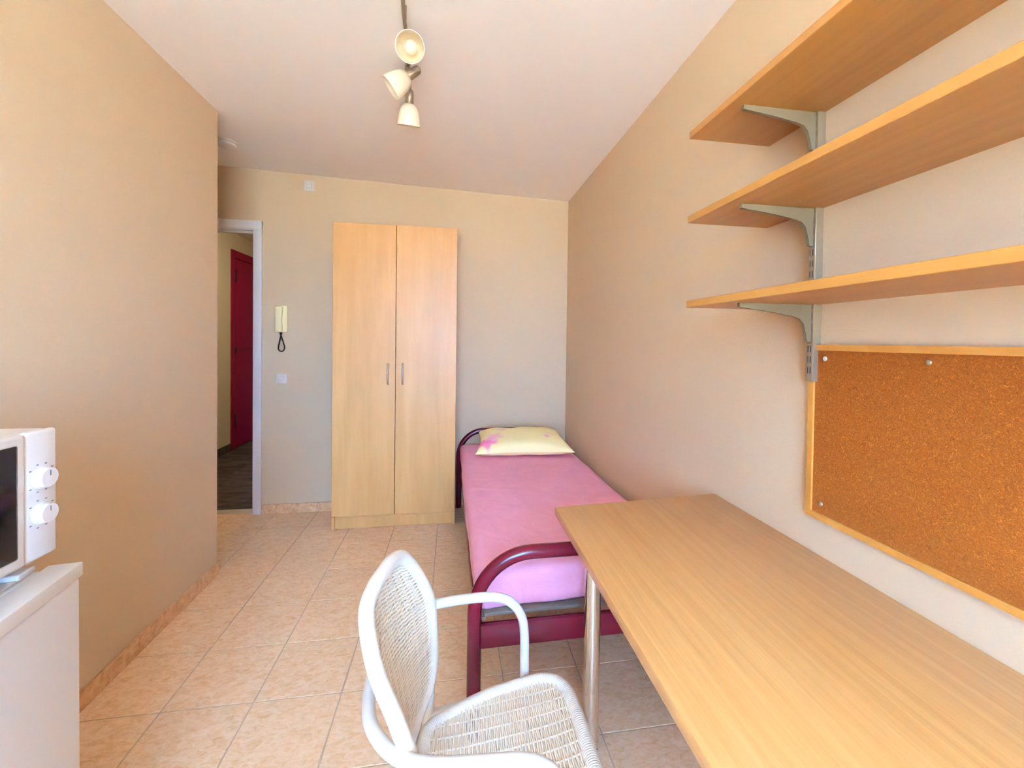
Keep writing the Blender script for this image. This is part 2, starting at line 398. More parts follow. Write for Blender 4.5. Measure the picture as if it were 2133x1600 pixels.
for a, c in zip(edges, edges[1:]): pcs.append((LW+0.0005, LW+0.010, c+0.001, a-0.001))
skirting('baseboard_left', pcs, 'terracotta skirting tiles along the wall by the fridge')
pcs = [(-0.398,-0.298,BW-0.010,BW-0.0005),(-0.296,-0.008,BW-0.010,BW-0.0005),(-0.006,0.290,BW-0.010,BW-0.0005)]+[(0.292+0.3*k,min(RW-0.012,0.590+0.3*k),BW-0.010,BW-0.0005) for k in range(6)]
skirting('baseboard_back', pcs, 'terracotta skirting tiles between the door casing and the wardrobe')
pcs = [(RW-0.010,RW-0.0005, FRONT+0.01+0.3*k, FRONT+0.308+0.3*k) for k in range(15)]
skirting('baseboard_right', pcs, None)

# window behind the camera (source of the daylight)
w = struct(MB().build('window_1', None) if False else bpy.data.objects.new('window_1', None)); COL.objects.link(w)
x0,x1,z0,z1 = WIN; yy = FRONT-0.1
MB().rbox(x0,x0+0.055,yy-0.03,yy+0.03,z0,z1).rbox(x1-0.055,x1,yy-0.03,yy+0.03,z0,z1).rbox(x0,x1,yy-0.03,yy+0.03,z0,z0+0.055).rbox(x0,x1,yy-0.03,yy+0.03,z1-0.055,z1).build('window_frame', M['glass_edge'], w)
xm = (x0+x1)/2
MB().rbox(xm-0.045,xm+0.045,yy-0.03,yy+0.03,z0+0.05,z1-0.05).build('mullion', M['glass_edge'], w)
for (p,q) in ((x0+0.05,xm-0.04),(xm+0.04,x1-0.05)):
    MB().box(p,q,yy-0.003,yy+0.003,z0+0.05,z1-0.05).build('pane', M['glass'], w)
MB().rbox(x0-0.03,x1+0.03,FRONT-0.06,FRONT+0.02,z0-0.03,z0,0.004).build('window_sill', M['white_paint'], w)

# unseen overhang added outside the window to cut off high sky light
struct(MB().box(-1.6,3.2,FRONT-0.85,FRONT-0.2,2.47,2.62).build('added_sky_overhang', M['concrete']))

# room door: white lining and casing
d = bpy.data.objects.new('door_1', None); COL.objects.link(d); struct(d, 'white door casing around the open doorway')
d['label'] = 'white painted casing around the open doorway'
IX0, IX1, IZ = DX0+0.02, DX1-0.02, DZ-0.02
MB().box(IX1,DX1,BW-0.002,BW+0.125,0,DZ).build('jamb', M['white_paint'], d)
MB().box(DX0,IX0,BW-0.002,BW+0.125,0,DZ).build('jamb', M['white_paint'], d)
MB().box(IX0,IX1,BW-0.002,BW+0.125,IZ,DZ).build('head_lining', M['white_paint'], d)
MB().rbox(IX1+0.006,IX1+0.062,BW-0.014,BW,0,DZ+0.045,0.003).build('casing', M['white_paint'], d)
MB().rbox(IX0-0.062,IX0-0.006,BW-0.014,BW,0,DZ+0.045,0.003).build('casing', M['white_paint'], d)
MB().rbox(IX0-0.062,IX1+0.062,BW-0.0145,BW,IZ+0.006,IZ+0.068,0.003).build('head_casing', M['white_paint'], d)
MB().rbox(IX1-0.012,IX1,BW+0.045,BW+0.09,0,IZ,0.002).rbox(IX0,IX0+0.012,BW+0.045,BW+0.09,0,IZ,0.002).rbox(IX0,IX1,BW+0.045,BW+0.09,IZ-0.012,IZ,0.002).build('door_stop', M['white_paint'], d)
MB().rbox(IX1-0.003,IX1,BW+0.012,BW+0.036,1.07,1.20,0.001,1).build('strike_plate', M['nickel'], d)

# corridor beyond the door
CX0, CX1, CY0, CY1, CZ = -1.53, 0.6, BW+0.12, 5.6, 2.52
cf = struct(MB().box(CX0-0.2,CX1+0.1,CY0,CY1+0.1,-0.08,-0.002).build('floor_corridor', M['slot']), 'dark slate-coloured corridor floor tiles')
for i in range(5):
    for j in range(9):
        a0, a1, c0, c1 = CX0+0.45*i, min(CX1,CX0+0.45*(i+1)), CY0+0.006+0.45*j, min(CY1,CY0+0.006+0.45*(j+1))
        tile(cf, a0+0.0015, a1-0.0015, c0+0.0015, c1-0.0015, M['dark_tile'])
def cwall(name, *bx):
    b = MB()
    for q in bx: b.box(*q)
    return struct(b.build(name, M['corridor_wall']))
cwall('wall_corridor_left', (CX0-0.1,CX0,CY0,3.74,0,CZ),(CX0-0.1,CX0,4.86,CY1,0,CZ),(CX0-0.1,CX0,3.74,4.86,2.315,CZ),(CX0-0.2,CX0-0.1,3.6,5.0,0,2.45))  # last block is added behind the door to keep sky from leaking in
cwall('wall_corridor_right', (CX1,CX1+0.1,CY0,CY1,0,CZ))
cwall('wall_corridor_end', (CX0-0.1,CX1+0.1,CY1,CY1+0.1,0,CZ))
struct(MB().box(CX0-0.1,CX1+0.1,CY0,CY1+0.1,CZ,CZ+0.1).build('ceiling_corridor', M['ceiling']))
bb = struct(MB().box(CX0,CX0+0.006,CY0,3.74,0,0.085).build('baseboard_corridor', M['grout']))
for k in range(5):
    MB().rbox(CX0+0.001,CX0+0.010,CY0+0.375*k,min(3.738,CY0+0.373+0.375*k),0,0.088,0.001,1).build('tile', M['dark_tile'], bb)
rd = bpy.data.objects.new('door_2', None); COL.objects.link(rd); struct(rd, 'maroon painted door and frame in the corridor')
MB().rbox(CX0-0.09,CX0+0.015,3.715,3.80,0,2.32,0.004).rbox(CX0-0.09,CX0+0.015,4.80,4.885,0,2.32,0.004).rbox(CX0-0.09,CX0+0.0149,3.72,4.88,2.232,2.32,0.004).build('door_frame', M['maroon_door'], rd)
lf = MB().rbox(CX0-0.03,CX0+0.008,3.806,4.795,0.012,2.226,0.003).build('door_leaf', M['maroon_door'], rd)
MB().rbox(CX0+0.006,CX0+0.012,3.83,4.77,1.165,1.169,0.001,1).build('rail_line', M['maroon_dark'], lf)
for z in (0.34,2.03):
    MB().rbox(CX0+0.006,CX0+0.024,3.79,3.822,z-0.075,z+0.075,0.004).build('hinge', M['maroon_dark'], rd)
MB().rbox(CX0+0.006,CX0+0.02,3.79,3.83,1.12,1.20,0.004).build('latch', M['maroon_dark'], rd)

cl = thing('added_corridor_lamp', (-0.55,2.75,CZ), 'added unseen round lamp that lights the corridor', 'lamp')  # out-of-view lamp, added to brighten the corridor
MB().lathe([(0.0,0.0),(0.13,0.0),(0.13,-0.015),(0.0,-0.015)]).build('base_plate', M['white_plastic'], cl)
m, nt, b = newmat('added_lamp_diffuser'); b.inputs['Base Color'].default_value = (1,0.95,0.85,1)
b.inputs['Emission Color'].default_value = (1,0.86,0.66,1); b.inputs['Emission Strength'].default_value = 80.0; M['lit'] = m
MB().lathe([(0.115,-0.015),(0.11,-0.035),(0.085,-0.055),(0.045,-0.068),(0.0,-0.072)]).build('diffuser', M['lit'], cl)

# ------------------------------------------------------------------ wardrobe
wd = thing('wardrobe', (0.601,1.585,0), 'tall two-door beech wardrobe with slim bow handles', 'wardrobe')
WX, WF, WBk, WH = 0.414, -0.178, 0.180, 2.097                      # half width, front and back in local y
MB().rbox(-WX,-WX+0.018,WF+0.018,WBk,0,WH,0.001,1).build('side_panel', M['beech'], wd)
MB().rbox(WX-0.018,WX,WF+0.018,WBk,0,WH,0.001,1).build('side_panel', M['beech'], wd)
MB().rbox(-WX+0.018,WX-0.018,WF+0.018,WBk,WH-0.018,WH,0.001,1).build('top_panel', M['beech'], wd)
MB().rbox(-WX+0.018,WX-0.018,WF+0.018,WBk,0.075,0.093,0.001,1).build('bottom_panel', M['beech'], wd)
MB().box(-WX+0.018,WX-0.018,WBk-0.006,WBk-0.001,0.09,WH-0.018).build('back_panel', M['beech'], wd)
MB().rbox(-WX+0.0185,WX-0.0185,WF+0.022,WF+0.038,0.001,0.085,0.001,1).build('plinth', M['beech'], wd)
MB().rbox(-WX,-WX+0.0165,WF+0.001,WF+0.0185,0,0.0915,0.001,1).build('side_foot', M['beech'], wd)
MB().rbox(WX-0.0165,WX,WF+0.001,WF+0.0185,0,0.0915,0.001,1).build('side_foot', M['beech'], wd)
for s in (-1,1):
    xa, xb = (-WX, -0.0018) if s < 0 else (0.0018, WX)
    dr = MB().rbox(xa,xb,WF,WF+0.0175,0.093,WH-0.001,0.0012,1).build('door', M['beech'], wd)
    hx = s*0.049
    pts = [(hx,WF,1.00),(hx,WF-0.012,1.002),(hx,WF-0.021,1.02),(hx,WF-0.026,1.07),(hx,WF-0.021,1.12),(hx,WF-0.012,1.138),(hx,WF,1.14)]
    MB().tube(catmull(pts,6),0.0055,10).build('handle', M['nickel'], dr)

# ------------------------------------------------------------------ bed
bed = thing('bed', (1.4675,0.74,0), 'single bed with maroon tubular steel frame', 'bed', math.radians(0.76))
HX, HY, TR = 0.4075, 0.98, 0.0235
def arch(y, top, rad, name, r):
    pts = [(-HX,y,0.0),(-HX,y,top-rad)]
    for k in range(1,13):
        t = PI/2*k/12; pts.append((-HX+rad-rad*math.cos(t), y, top-rad+rad*math.sin(t)))
    for k in range(0,12):
        t = PI/2*k/12; pts.append((HX-rad+rad*math.sin(t), y, top-rad+rad*math.cos(t)))
    pts += [(HX,y,top-rad),(HX,y,0.0)]
    return MB().tube(pts, r, 20).build(name, M['maroon'], bed)
arch(-HY, 0.602, 0.19, 'foot_arch', TR)
arch(HY, 0.600, 0.19, 'head_arch', TR*0.85)
MB().rbox(-HX+0.02,HX-0.02,-HY-0.012,-HY+0.012,0.296,0.372,0.003).build('foot_rail', M['maroon'], bed)
MB().rbox(-HX+0.02,HX-0.02,HY-0.012,HY+0.012,0.296,0.372,0.003).build('head_rail', M['maroon'], bed)
for s in (-1,1):
    MB().rbox(s*0.39-0.011,s*0.39+0.011,-HY+0.013,HY-0.013,0.305,0.365,0.003).build('side_rail', M['maroon'], bed)
    MB().rbox(s*0.382-0.014,s*0.382+0.014,-0.955,0.955,0.3655,0.378,0.003).build('slat_bearer', M['slat_wood'], bed)
for k in range(16):
    yv = -0.925+k*0.1233
    MB().rbox(-0.372,0.372,yv-0.03,yv+0.03,0.379,0.391,0.003).build('slat', M['slat_wood'], bed)

# mattress in its pink fitted sheet
def rounded_box(hx, hy, z0, z1, r, nx, ny, nz, fn):
    """box surface grid pushed to rounded edges, then through fn"""
    b = MB(); zc, hz = (z0+z1)/2, (z1-z0)/2
    def shape(p):
        c = Vector((max(-hx+r,min(hx-r,p[0])), max(-hy+r,min(hy-r,p[1])), max(-hz+r,min(hz-r,p[2]))))
        q = Vector(p)-c
        if q.length > 1e-9: q = q.normalized()*r
        v = c+q; return fn(Vector((v.x, v.y, v.z+zc)))
    L = lambda a, n: [-a+2*a*i/n for i in range(n+1)]
    def face(U, V, mk):
        b.add([shape(mk(u,v)) for u in U for v in V], [(i*len(V)+j,(i+1)*len(V)+j,(i+1)*len(V)+j+1,i*len(V)+j+1) for i in range(len(U)-1) for j in range(len(V)-1)], True)
    X, Y, Z = L(hx,nx), L(hy,ny), L(hz,nz)
    for s in (-1,1):
        face(X,Y,lambda u,v: (u,v,s*hz)); face(X,Z,lambda u,v: (u,s*hy,v)); face(Y,Z,lambda u,v: (s*hx,u,v))
    return b
def wrinkle(p):
    top = max(0,(p.z-0.44)/0.08)
    n = noise.noise(Vector((p.x*3.1,p.y*2.3,1.7)))*0.006+noise.noise(Vector((p.x*9+p.y*5,p.y*6-p.x*3,4.2)))*0.0028
    fold = 0.0
    d = (p.x*0.35+p.y*0.9+0.2); fold += 0.004*math.exp(-((d-noise.noise(Vector((p.x*4,0,3)))*0.05)/0.02)**2)
    z = p.z+n*min(1,top)+fold*min(1,top)
    z += 0.010*(-p.y/0.95)*min(1,max(0,top))                      # lies a little lower at the head
    if p.z < 0.42:                                               # the sheet hem bags at the bottom
        z += 0.010*noise.noise(Vector((p.x*5+9,p.y*4,0)))-0.004
        z -= 0.012*math.exp(-((p.x+0.36)/0.09)**2-((p.y+0.9)/0.2)**2)
    side = 0.010*noise.noise(Vector((p.y*3.3,p.z*6,p.x*2+7)))
    x = p.x+(side if abs(p.x) > 0.37 else 0)*(1 if p.x > 0 else -1)*(0.0 if p.x > 0 else 1.0)
    yv = p.y+(0.008*noise.noise(Vector((p.x*6,p.z*14,2.2))) if p.y < -0.9 else 0)
    return (x, yv, max(z, 0.3925))
mt = rounded_box(0.404,0.938,0.394,0.520,0.042,60,130,14,wrinkle)
mo = link('mattress', mt.mesh('mattress'), M['sheet'], None, False)
bm = bmesh.new(); bm.from_mesh(mo.data); bmesh.ops.remove_doubles(bm, verts=bm.verts, dist=0.0006); bmesh.ops.recalc_face_normals(bm, faces=bm.faces); bm.to_mesh(mo.data); bm.free()
mo.location = (1.4675,0.735,0); mo.rotation_euler = (0,0,math.radians(0.76))
tag(mo, 'thin mattress in a pink fitted sheet on the maroon bed', 'mattress')

# pillow
PW, PD, PH = 0.338, 0.220, 0.072
def pil(u, v, s):
    a, c = 2*u-1, 2*v-1
    e = max(0,(1-abs(a)**2.6))*max(0,(1-abs(c)**2.4))
    h = PH*e**0.42*s
    k = 1-0.12*(1-abs(a)**2)*abs(c)**3; k2 = 1-0.08*(1-abs(c)**2)*abs(a)**3
    x, yv = a*PW*k2*(1-0.05*(c+1)), c*PD*k
    wob = noise.noise(Vector((x*7,yv*7,s*3)))*0.012*e**0.3
    return (x, yv, h*(1.10 if s > 0 else 0.66)+wob*s)
nb = MB().grid(lambda u,v: pil(u,v,1), 110, 72).grid(lambda u,v: pil(u,v,-1), 60, 40)
pme = nb.mesh('pillow')
at = pme.color_attributes.new('print', 'FLOAT_COLOR', 'POINT')
cream, pink, deep, pale, leaf = [Vector(srgb(*c)[:3]) for c in ((246,229,168),(240,150,188),(226,92,152),(246,196,206),(226,226,150))]
def flower(p, cx, cy, R, n=5, ph=0.3):
    dx, dy = p.x-cx, p.y-cy; r_ = math.hypot(dx,dy); t = math.atan2(dy,dx)
    return r_/(R*(0.62+0.38*abs(math.cos(n/2*(t+ph)))))
for i, v in enumerate(pme.vertices):
    p = v.co; c = cream.copy()
    if p.z > -0.01:
        nz = noise.noise(Vector((p.x*30,p.y*30,0)))*0.16
        for (cx,cy,R,n,k,colA,colB) in ((-0.255,-0.125,0.080,5,0.95,deep,pink),(-0.205,-0.060,0.075,5,0.65,pink,pale),(-0.14,0.075,0.050,5,0.45,pink,pale),(0.165,-0.075,0.030,4,0.75,pink,pale),(0.06,0.09,0.05,5,0.22,leaf,leaf),(0.20,-0.02,0.05,5,0.18,pale,pale),(-0.06,0.15,0.06,5,0.16,leaf,leaf)):
            q = flower(p,cx,cy,R,n)+nz
            if q < 1:
                col = colA.lerp(colB, min(1,max(0,q*1.2))); c = c.lerp(col, k*min(1,(1-q)*5))
    at.data[i].color = (c.x,c.y,c.z,1)
pm = link('pillow', pme, M['pillow'], None, False)
bm = bmesh.new(); bm.from_mesh(pm.data); bmesh.ops.recalc_face_normals(bm, faces=bm.faces); bm.to_mesh(pm.data); bm.free()
pm.location = (1.488,1.375,0.584); pm.rotation_euler = (math.radians(7),0,math.radians(-2))
tag(pm, 'cream pillow printed with pink flowers lying on the pink sheet', 'pillow')

# ------------------------------------------------------------------ desk
dk = thing('desk', (1.6,-1.08,0), 'wood-veneer desk on chrome tube legs against the wall', 'desk')
poly = [(1.911-1.6,-0.275+1.08),(1.3205-1.6,-0.323+1.08),(1.3195-1.6,-1.90+1.08),(1.911-1.6,-1.90+1.08)]
bm = bmesh.new()
vb = [bm.verts.new((p[0],p[1],0.7565)) for p in poly]; vt = [bm.verts.new((p[0],p[1],0.7815)) for p in poly]
bm.faces.new(vb[::-1]); bm.faces.new(vt)
for k in range(4): bm.faces.new((vb[k],vb[(k+1)%4],vt[(k+1)%4],vt[k]))
bmesh.ops.recalc_face_normals(bm, faces=bm.faces); bmesh.ops.bevel(bm, geom=list(bm.edges), offset=0.0025, segments=2, profile=0.5, affect='EDGES')
me = bpy.data.meshes.new('tabletop'); bm.to_mesh(me); bm.free()
link('tabletop', me, M['oak_y'], dk)
for (lx,ly) in ((1.446,-0.338),(1.446,-1.74),(1.855,-0.36),(1.855,-1.74)):
    lg = MB().lathe([(0.0265,0.012),(0.0265,0.748)], 28, Matrix.Translation((lx-1.6,ly+1.08,0))).build('leg', M['chrome'], dk)
    MB().lathe([(0.023,0.0),(0.025,0.002),(0.025,0.012)], 24, Matrix.Translation((lx-1.6,ly+1.08,0))).build('foot', M['black_rubber'], lg)
    MB().lathe([(0.045,0.748),(0.045,0.7565)], 24, Matrix.Translation((lx-1.6,ly+1.08,0))).build('mounting_plate', M['chrome'], lg)

# ------------------------------------------------------------------ wall shelves on slotted uprights
ZS = (1.894,1.654,1.412)
names = ('topmost', 'middle', 'lowest')
lab = ('topmost of three beech shelf boards on the slotted wall rails', 'middle one of three beech shelf boards on the slotted wall rails', 'lowest of three beech shelf boards, above the cork board')
for z, lb in zip(ZS, lab):
    tag(MB().rbox(1.656,1.9115,-1.78,-0.502,z,z+0.02,0.0012,1).build('wall_shelf', M['shelf_y']), lb, 'shelf', 'wall shelf boards')
slot_me = None
for ui, uy in enumerate((-0.688,-1.50)):
    up = thing('shelf_upright', (RW,uy,1.217), ('slotted grey metal shelf rail beside the cork board edge', 'slotted grey metal shelf rail behind the near half of the cork board')[ui], 'shelf rail', 0, 'shelf rails')
    # U channel: two flanges and a solid face, slot shade laid on as dark strips
    zt = 0.86
    MB().rbox(-0.022,-0.0005,-0.0105,-0.008,0,zt,0.0008,1).rbox(-0.022,-0.0005,0.008,0.0105,0,zt,0.0008,1).rbox(-0.0235,-0.0205,-0.0105,0.0105,0,zt,0.0008,1).build('channel', M['zinc'], up)
    sl = MB()
    z = 0.02
    while z < zt-0.03:
        for sy in (-0.0038,0.0038): sl.box(-0.0240,-0.0230,sy-0.0013,sy+0.0013,z,z+0.017)
        z += 0.027
    so = sl.build('slot_shade_row', M['slot'], up); so['kind'] = 'stuff'
    for zs in ZS:
        k = zs-1.217
        prof = [(-0.2245,k-0.0005),(-0.024,k-0.0005),(-0.024,k-0.095),(-0.034,k-0.095),(-0.040,k-0.07),(-0.046,k-0.048),(-0.058,k-0.036),(-0.075,k-0.031),(-0.13,k-0.022),(-0.2245,k-0.011)]
        MB().prism(prof,'y',-0.0045,0.0045).build('bracket', M['bracket'], up)

# ------------------------------------------------------------------ cork board
cb = thing('cork_board', (RW,-1.115,0.874), 'large cork pin board in a thin wooden frame above the desk', 'notice board')
Y0, Y1, H = -0.4385, 0.4385, 0.437
MB().box(-0.008,-0.001,Y0+0.004,Y1-0.004,0.004,H-0.004).build('cork_panel', M['cork'], cb)
fw = 0.015
def frame_bar(poly):
    return MB().prism(poly,'x',-0.013,-0.0005).build('frame_bar', M['frame_wood'], cb)
frame_bar([(Y0,0),(Y1,0),(Y1-fw,fw),(Y0+fw,fw)]); frame_bar([(Y0,H),(Y0+fw,H-fw),(Y1-fw,H-fw),(Y1,H)])
frame_bar([(Y0,0),(Y0+fw,fw),(Y0+fw,H-fw),(Y0,H)]); frame_bar([(Y1,0),(Y1,H),(Y1-fw,H-fw),(Y1-fw,fw)])
for (py,pz,lb,mt_) in ((-0.720,1.276,'white push pin by the corner of the cork board under the shelf rail','white_plastic'),(-0.953,1.279,'clear grey push pin along the upper edge of the cork board','zinc'),(-0.717,0.914,'small grey push pin by the lower corner of the cork board','zinc')):
    e = MB().lathe([(0.0,0.0),(0.0056,0.0),(0.0060,0.0008),(0.0056,0.0020),(0.0038,0.0032),(0.0,0.0036)], 18, Matrix.Rotation(-PI/2,4,'Y')).build('push_pin', M[mt_])
    e.location = (RW-0.008,py,pz); tag(e, lb, 'push pin', 'push pins in the cork board')

# ------------------------------------------------------------------ fridge and microwave
fr = thing('fridge', (0.0277,-0.930,0), 'white under-counter fridge with a microwave on it', 'fridge', math.radians(8.3))
MB().rbox(-0.26,0.205,-0.245,0.245,0.03,0.812,0.004).build('cabinet', M['white_enamel'], fr)
dr = MB().rbox(0.208,0.258,-0.249,0.249,0.05,0.818,0.008,3).build('door', M['white_enamel'], fr)
MB().rbox(0.206,0.262,-0.25,0.25,0.819,0.847,0.003,2).build('door_cap', M['white_plastic'], dr)
MB().rbox(-0.262,0.196,-0.25,0.25,0.813,0.838,0.005,3).build('top_panel', M['white_plastic'], fr)
MB().rbox(-0.255,0.188,0.205,0.248,0.8385,0.852,0.004,3).build('top_rim', M['white_plastic'], fr)
MB().rbox(-0.255,0.188,-0.248,-0.205,0.8385,0.852,0.004,3).build('top_rim', M['white_plastic'], fr)
MB().rbox(0.155,0.188,-0.204,0.204,0.8385,0.843,0.002,2).build('top_rim', M['white_plastic'], fr)
for sx in (-0.22,0.17):
    for sy in (-0.2,0.2):
        MB().lathe([(0.018,0),(0.018,0.03)], 16, Matrix.Translation((sx,sy,0))).build('foot', M['black_rubber'], fr)

mw = thing('microwave', (0.03,-0.86,0.8525), 'white microwave oven with two dials, standing on the fridge', 'microwave')
FX, YN, YF, ZB, ZT = 0.166, -0.222, 0.2215, 0.020, 0.270           # front, near end, far end, bottom, top (local)
MB().rbox(-0.17,FX-0.012,YN+0.002,YF-0.002,ZB,ZT,0.006,3).build('case', M['white_plastic'], mw)
PY = 0.155
cp = MB().rbox(FX-0.0118,FX+0.004,PY+0.001,YF,ZB-0.001,ZT+0.001,0.006,3).build('control_panel', M['white_plastic'], mw)
dd = MB().rbox(FX-0.0118,FX+0.007,YN,PY,ZB-0.001,ZT+0.001,0.008,3).build('door', M['white_plastic'], mw)
MB().rbox(FX+0.0035,FX+0.0085,YN+0.024,PY-0.018,ZB+0.020,ZT-0.017,0.004,2).build('door_window', M['dark_glass'], dd)
for kz in (0.178,0.108):
    kb = MB().lathe([(0.0215,0.0),(0.0215,0.003),(0.0195,0.0045),(0.0185,0.0145),(0.0175,0.0158),(0.0,0.0162)], 32, Matrix.Translation((FX+0.004,0.187,kz)) @ Matrix.Rotation(PI/2,4,'Y')).build('dial', M['white_plastic'], cp)
    MB().rbox(FX+0.0200,FX+0.0206,0.1855,0.1885,kz+0.004,kz+0.014,0.0003,1).build('dial_mark', M['grey_print'], kb)
    pr = MB()
    for k in range(9):
        t = math.radians(-50+k*35); ry, rz = 0.187+math.sin(t)*0.0285, kz+math.cos(t)*0.0275
        if ry > YF-0.004: continue
        pr.box(FX+0.0038,FX+0.0043,ry-0.0022,ry+0.0022,rz-0.0011,rz+0.0011)
    pr.build('dial_print', M['grey_print'], cp)
for sx in (-0.13,0.12):
    for sy in (YN+0.05,YF-0.06):
        MB().lathe([(0.011,0.0),(0.013,0.004),(0.013,0.022)], 14, Matrix.Translation((sx,sy,0))).build('foot', M['black_rubber'], mw)

# ------------------------------------------------------------------ wall fittings
ic = thing('intercom', (-0.2605,BW,1.45), 'cream wall intercom handset with a black cord loop, beside the door', 'intercom')
MB().rbox(-0.0385,0.0385,-0.022,-0.0005,-0.098,0.098,0.006,3).build('base', M['cream_plastic'], ic)
hp = [(-0.012,-0.047,0.092),(-0.012,-0.047,0.06),(-0.012,-0.053,0.0),(-0.012,-0.047,-0.06),(-0.012,-0.047,-0.092)]
hb = MB()
def hs(u, v):
    z = lerp(0.094,-0.098,v); t = 2*PI*u
    wd_ = 0.0255-0.004*math.cos(v*2*PI)*0-0.003*math.exp(-((v-0.5)/0.2)**2); dp = 0.016+0.006*abs(2*v-1)**2
    end = min(1, min(v,1-v)*30+0.6)
    cx, sy = math.cos(t), math.sin(t); p = 0.55
    sx_ = abs(cx)**p*(1 if cx >= 0 else -1); ss = abs(sy)**p*(1 if sy >= 0 else -1)
    return (-0.011+wd_*end*sx_, -0.038+dp*end*ss-0.006*math.exp(-((v-0.5)/0.25)**2), z)
hb.grid(hs,28,26); hb.add([hs(k/28,0) for k in range(28)],[tuple(range(28))]); hb.add([hs(k/28,1) for k in range(28)],[tuple(range(28))])
hd = hb.build('handset', M['cream_plastic'], ic)
loop = [(-0.006,-0.03,-0.098),(-0.003,-0.03,-0.115),(0.004,-0.028,-0.135),(0.014,-0.022,-0.175),(0.021,-0.018,-0.210),(0.013,-0.016,-0.234),(-0.003,-0.016,-0.240),(-0.019,-0.016,-0.230),(-0.021,-0.018,-0.205),(-0.012,-0.022,-0.168),(-0.004,-0.024,-0.130),(0.002,-0.02,-0.098)]
cpts = resample(catmull(loop,12),0.0012)
MB().tube(cpts,0.005,10,rfun=lambda i: 0.0046+0.0011*math.sin(i*2*PI/4)).build('cord', M['black_rubber'], ic)

sw = thing('light_switch', (-0.262,BW,1.006), 'white square light switch on the wall below the intercom', 'light switch')
MB().rbox(-0.036,0.036,-0.009,-0.0005,-0.036,0.036,0.003,3).build('plate', M['white_plastic'], sw)
MB().rbox(-0.026,0.018,-0.0125,-0.008,-0.018,0.018,0.002,2).build('rocker', M['white_plastic'], sw)
MB().rbox(0.0195,0.026,-0.0115,-0.008,-0.018,0.018,0.0015,2).build('side_strip', M['white_plastic'], sw)

wp = thing('wall_plate', (-0.0775,BW,2.443), 'small white square wall plate just under the ceiling', 'wall plate')
MB().rbox(-0.036,0.036,-0.009,-0.0005,-0.037,0.037,0.003,3).build('plate', M['white_plastic'], wp)
MB().rbox(-0.02,0.02,-0.0125,-0.008,-0.02,0.02,0.003,2).build('cover', M['white_plastic'], wp)

sd = thing('smoke_detector', (-0.425,1.315,cz(-0.425)-0.0005), 'round white smoke detector on the ceiling near the door', 'smoke detector')
sd.rotation_euler = (0,math.atan(0.036),0)
MB().lathe([(0.0,0.0),(0.058,0.0),(0.058,-0.010),(0.0,-0.010)], 36).build('base', M['white_plastic'], sd)
MB().lathe([(0.052,-0.010),(0.052,-0.016),(0.055,-0.018),(0.055,-0.028),(0.046,-0.036),(0.0,-0.038)], 36).build('cover', M['white_plastic'], sd)

# ------------------------------------------------------------------ ceiling spot bar
sp = thing('ceiling_spotlight', (0.80,0.10,cz(0.80)), 'nickel ceiling spot bar with cream bell-shaped glass shades', 'ceiling lamp')
def L2(x,y,z): return (x-0.80, y-0.10, z-cz(0.80))
BARZ = 2.447
bar = [L2(0.838,-0.42,BARZ), L2(0.782,0.40,BARZ)]
bv = Vector(bar[1])-Vector(bar[0])
def barpt(y): return Vector(bar[0])+bv*((y+0.42)/0.82)
pts = []
for k in range(60):
    t = k/59; p = Vector(bar[0])+bv*t; p.x += 0.003*math.sin(t*PI*4); pts.append(p)
MB().tube(pts,0.0068,12).build('bar', M['nickel'], sp)
MB().lathe([(0.0,-0.0005),(0.055,-0.0005),(0.055,-0.018),(0.045,-0.026),(0.0,-0.026)], 32, Matrix.Translation(Vector((barpt(-0.36).x,barpt(-0.36).y,0)))).build('canopy', M['nickel'], sp)
for yy_ in (-0.36,-0.06,0.20):
    p = barpt(yy_); MB().lathe([(0.006,-0.001),(0.006,p.z)], 12, Matrix.Translation((p.x,p.y,0))).build('stem', M['nickel'], sp)
def spot(piv, axis):
    """head hanging from pivot, opening towards axis"""
    axis = Vector(axis).normalized(); z = -axis
    x = Vector((0,0,1)).cross(z); x = x.normalized() if x.length > 1e-4 else Vector((1,0,0)); yv = z.cross(x)
    R = Matrix(((x.x,yv.x,z.x,piv[0]),(x.y,yv.y,z.y,piv[1]),(x.z,yv.z,z.z,piv[2]),(0,0,0,1)))
    hd = MB().lathe([(0.0,0.012),(0.010,0.010),(0.017,0.002),(0.019,-0.010),(0.019,-0.046),(0.016,-0.052),(0.0,-0.052)], 24, R).build('spot_head', M['nickel'], sp)
    prof = [(0.017,-0.048),(0.026,-0.052),(0.036,-0.064),(0.044,-0.084),(0.049,-0.110),(0.0515,-0.140),(0.0495,-0.140),(0.047,-0.110),(0.042,-0.086),(0.034,-0.067),(0.025,-0.056),(0.017,-0.053)]
    MB().lathe(prof, 36, R, True).build('lamp_shade', M['opal'], hd)
    MB().lathe([(0.0,-0.126),(0.012,-0.124),(0.020,-0.117),(0.024,-0.106),(0.022,-0.092),(0.014,-0.076),(0.012,-0.053),(0.0,-0.053)], 24, R).build('bulb', M['bulb'], hd)
camv = Vector((0.158,0.987,-0.016)); camr = Vector((0.987,-0.158,0.013)); camd = Vector((0.01,-0.018,-1.0))
spot(L2(0.826,0.062,2.428), camv*-0.80+camr*0.16+camd*0.52)
spot(L2(0.836,0.212,2.441), camr*-0.80+camd*0.62+camv*-0.10)
spot(L2(0.788,0.36,2.43), camd*0.93+camv*0.36+camr*-0.12)
for p_ in (0.062,0.212,0.36):
    q = barpt(p_); MB().lathe([(0.012,0.012),(0.012,-0.012)], 16, Matrix.Translation(q)).build('joint', M['nickel'], sp)

# ------------------------------------------------------------------ woven armchair
YC = -0.775
ch = thing('armchair', (1.06,YC,0), 'white tubular armchair with woven cream cord seat and back', 'chair')
OX = 1.06
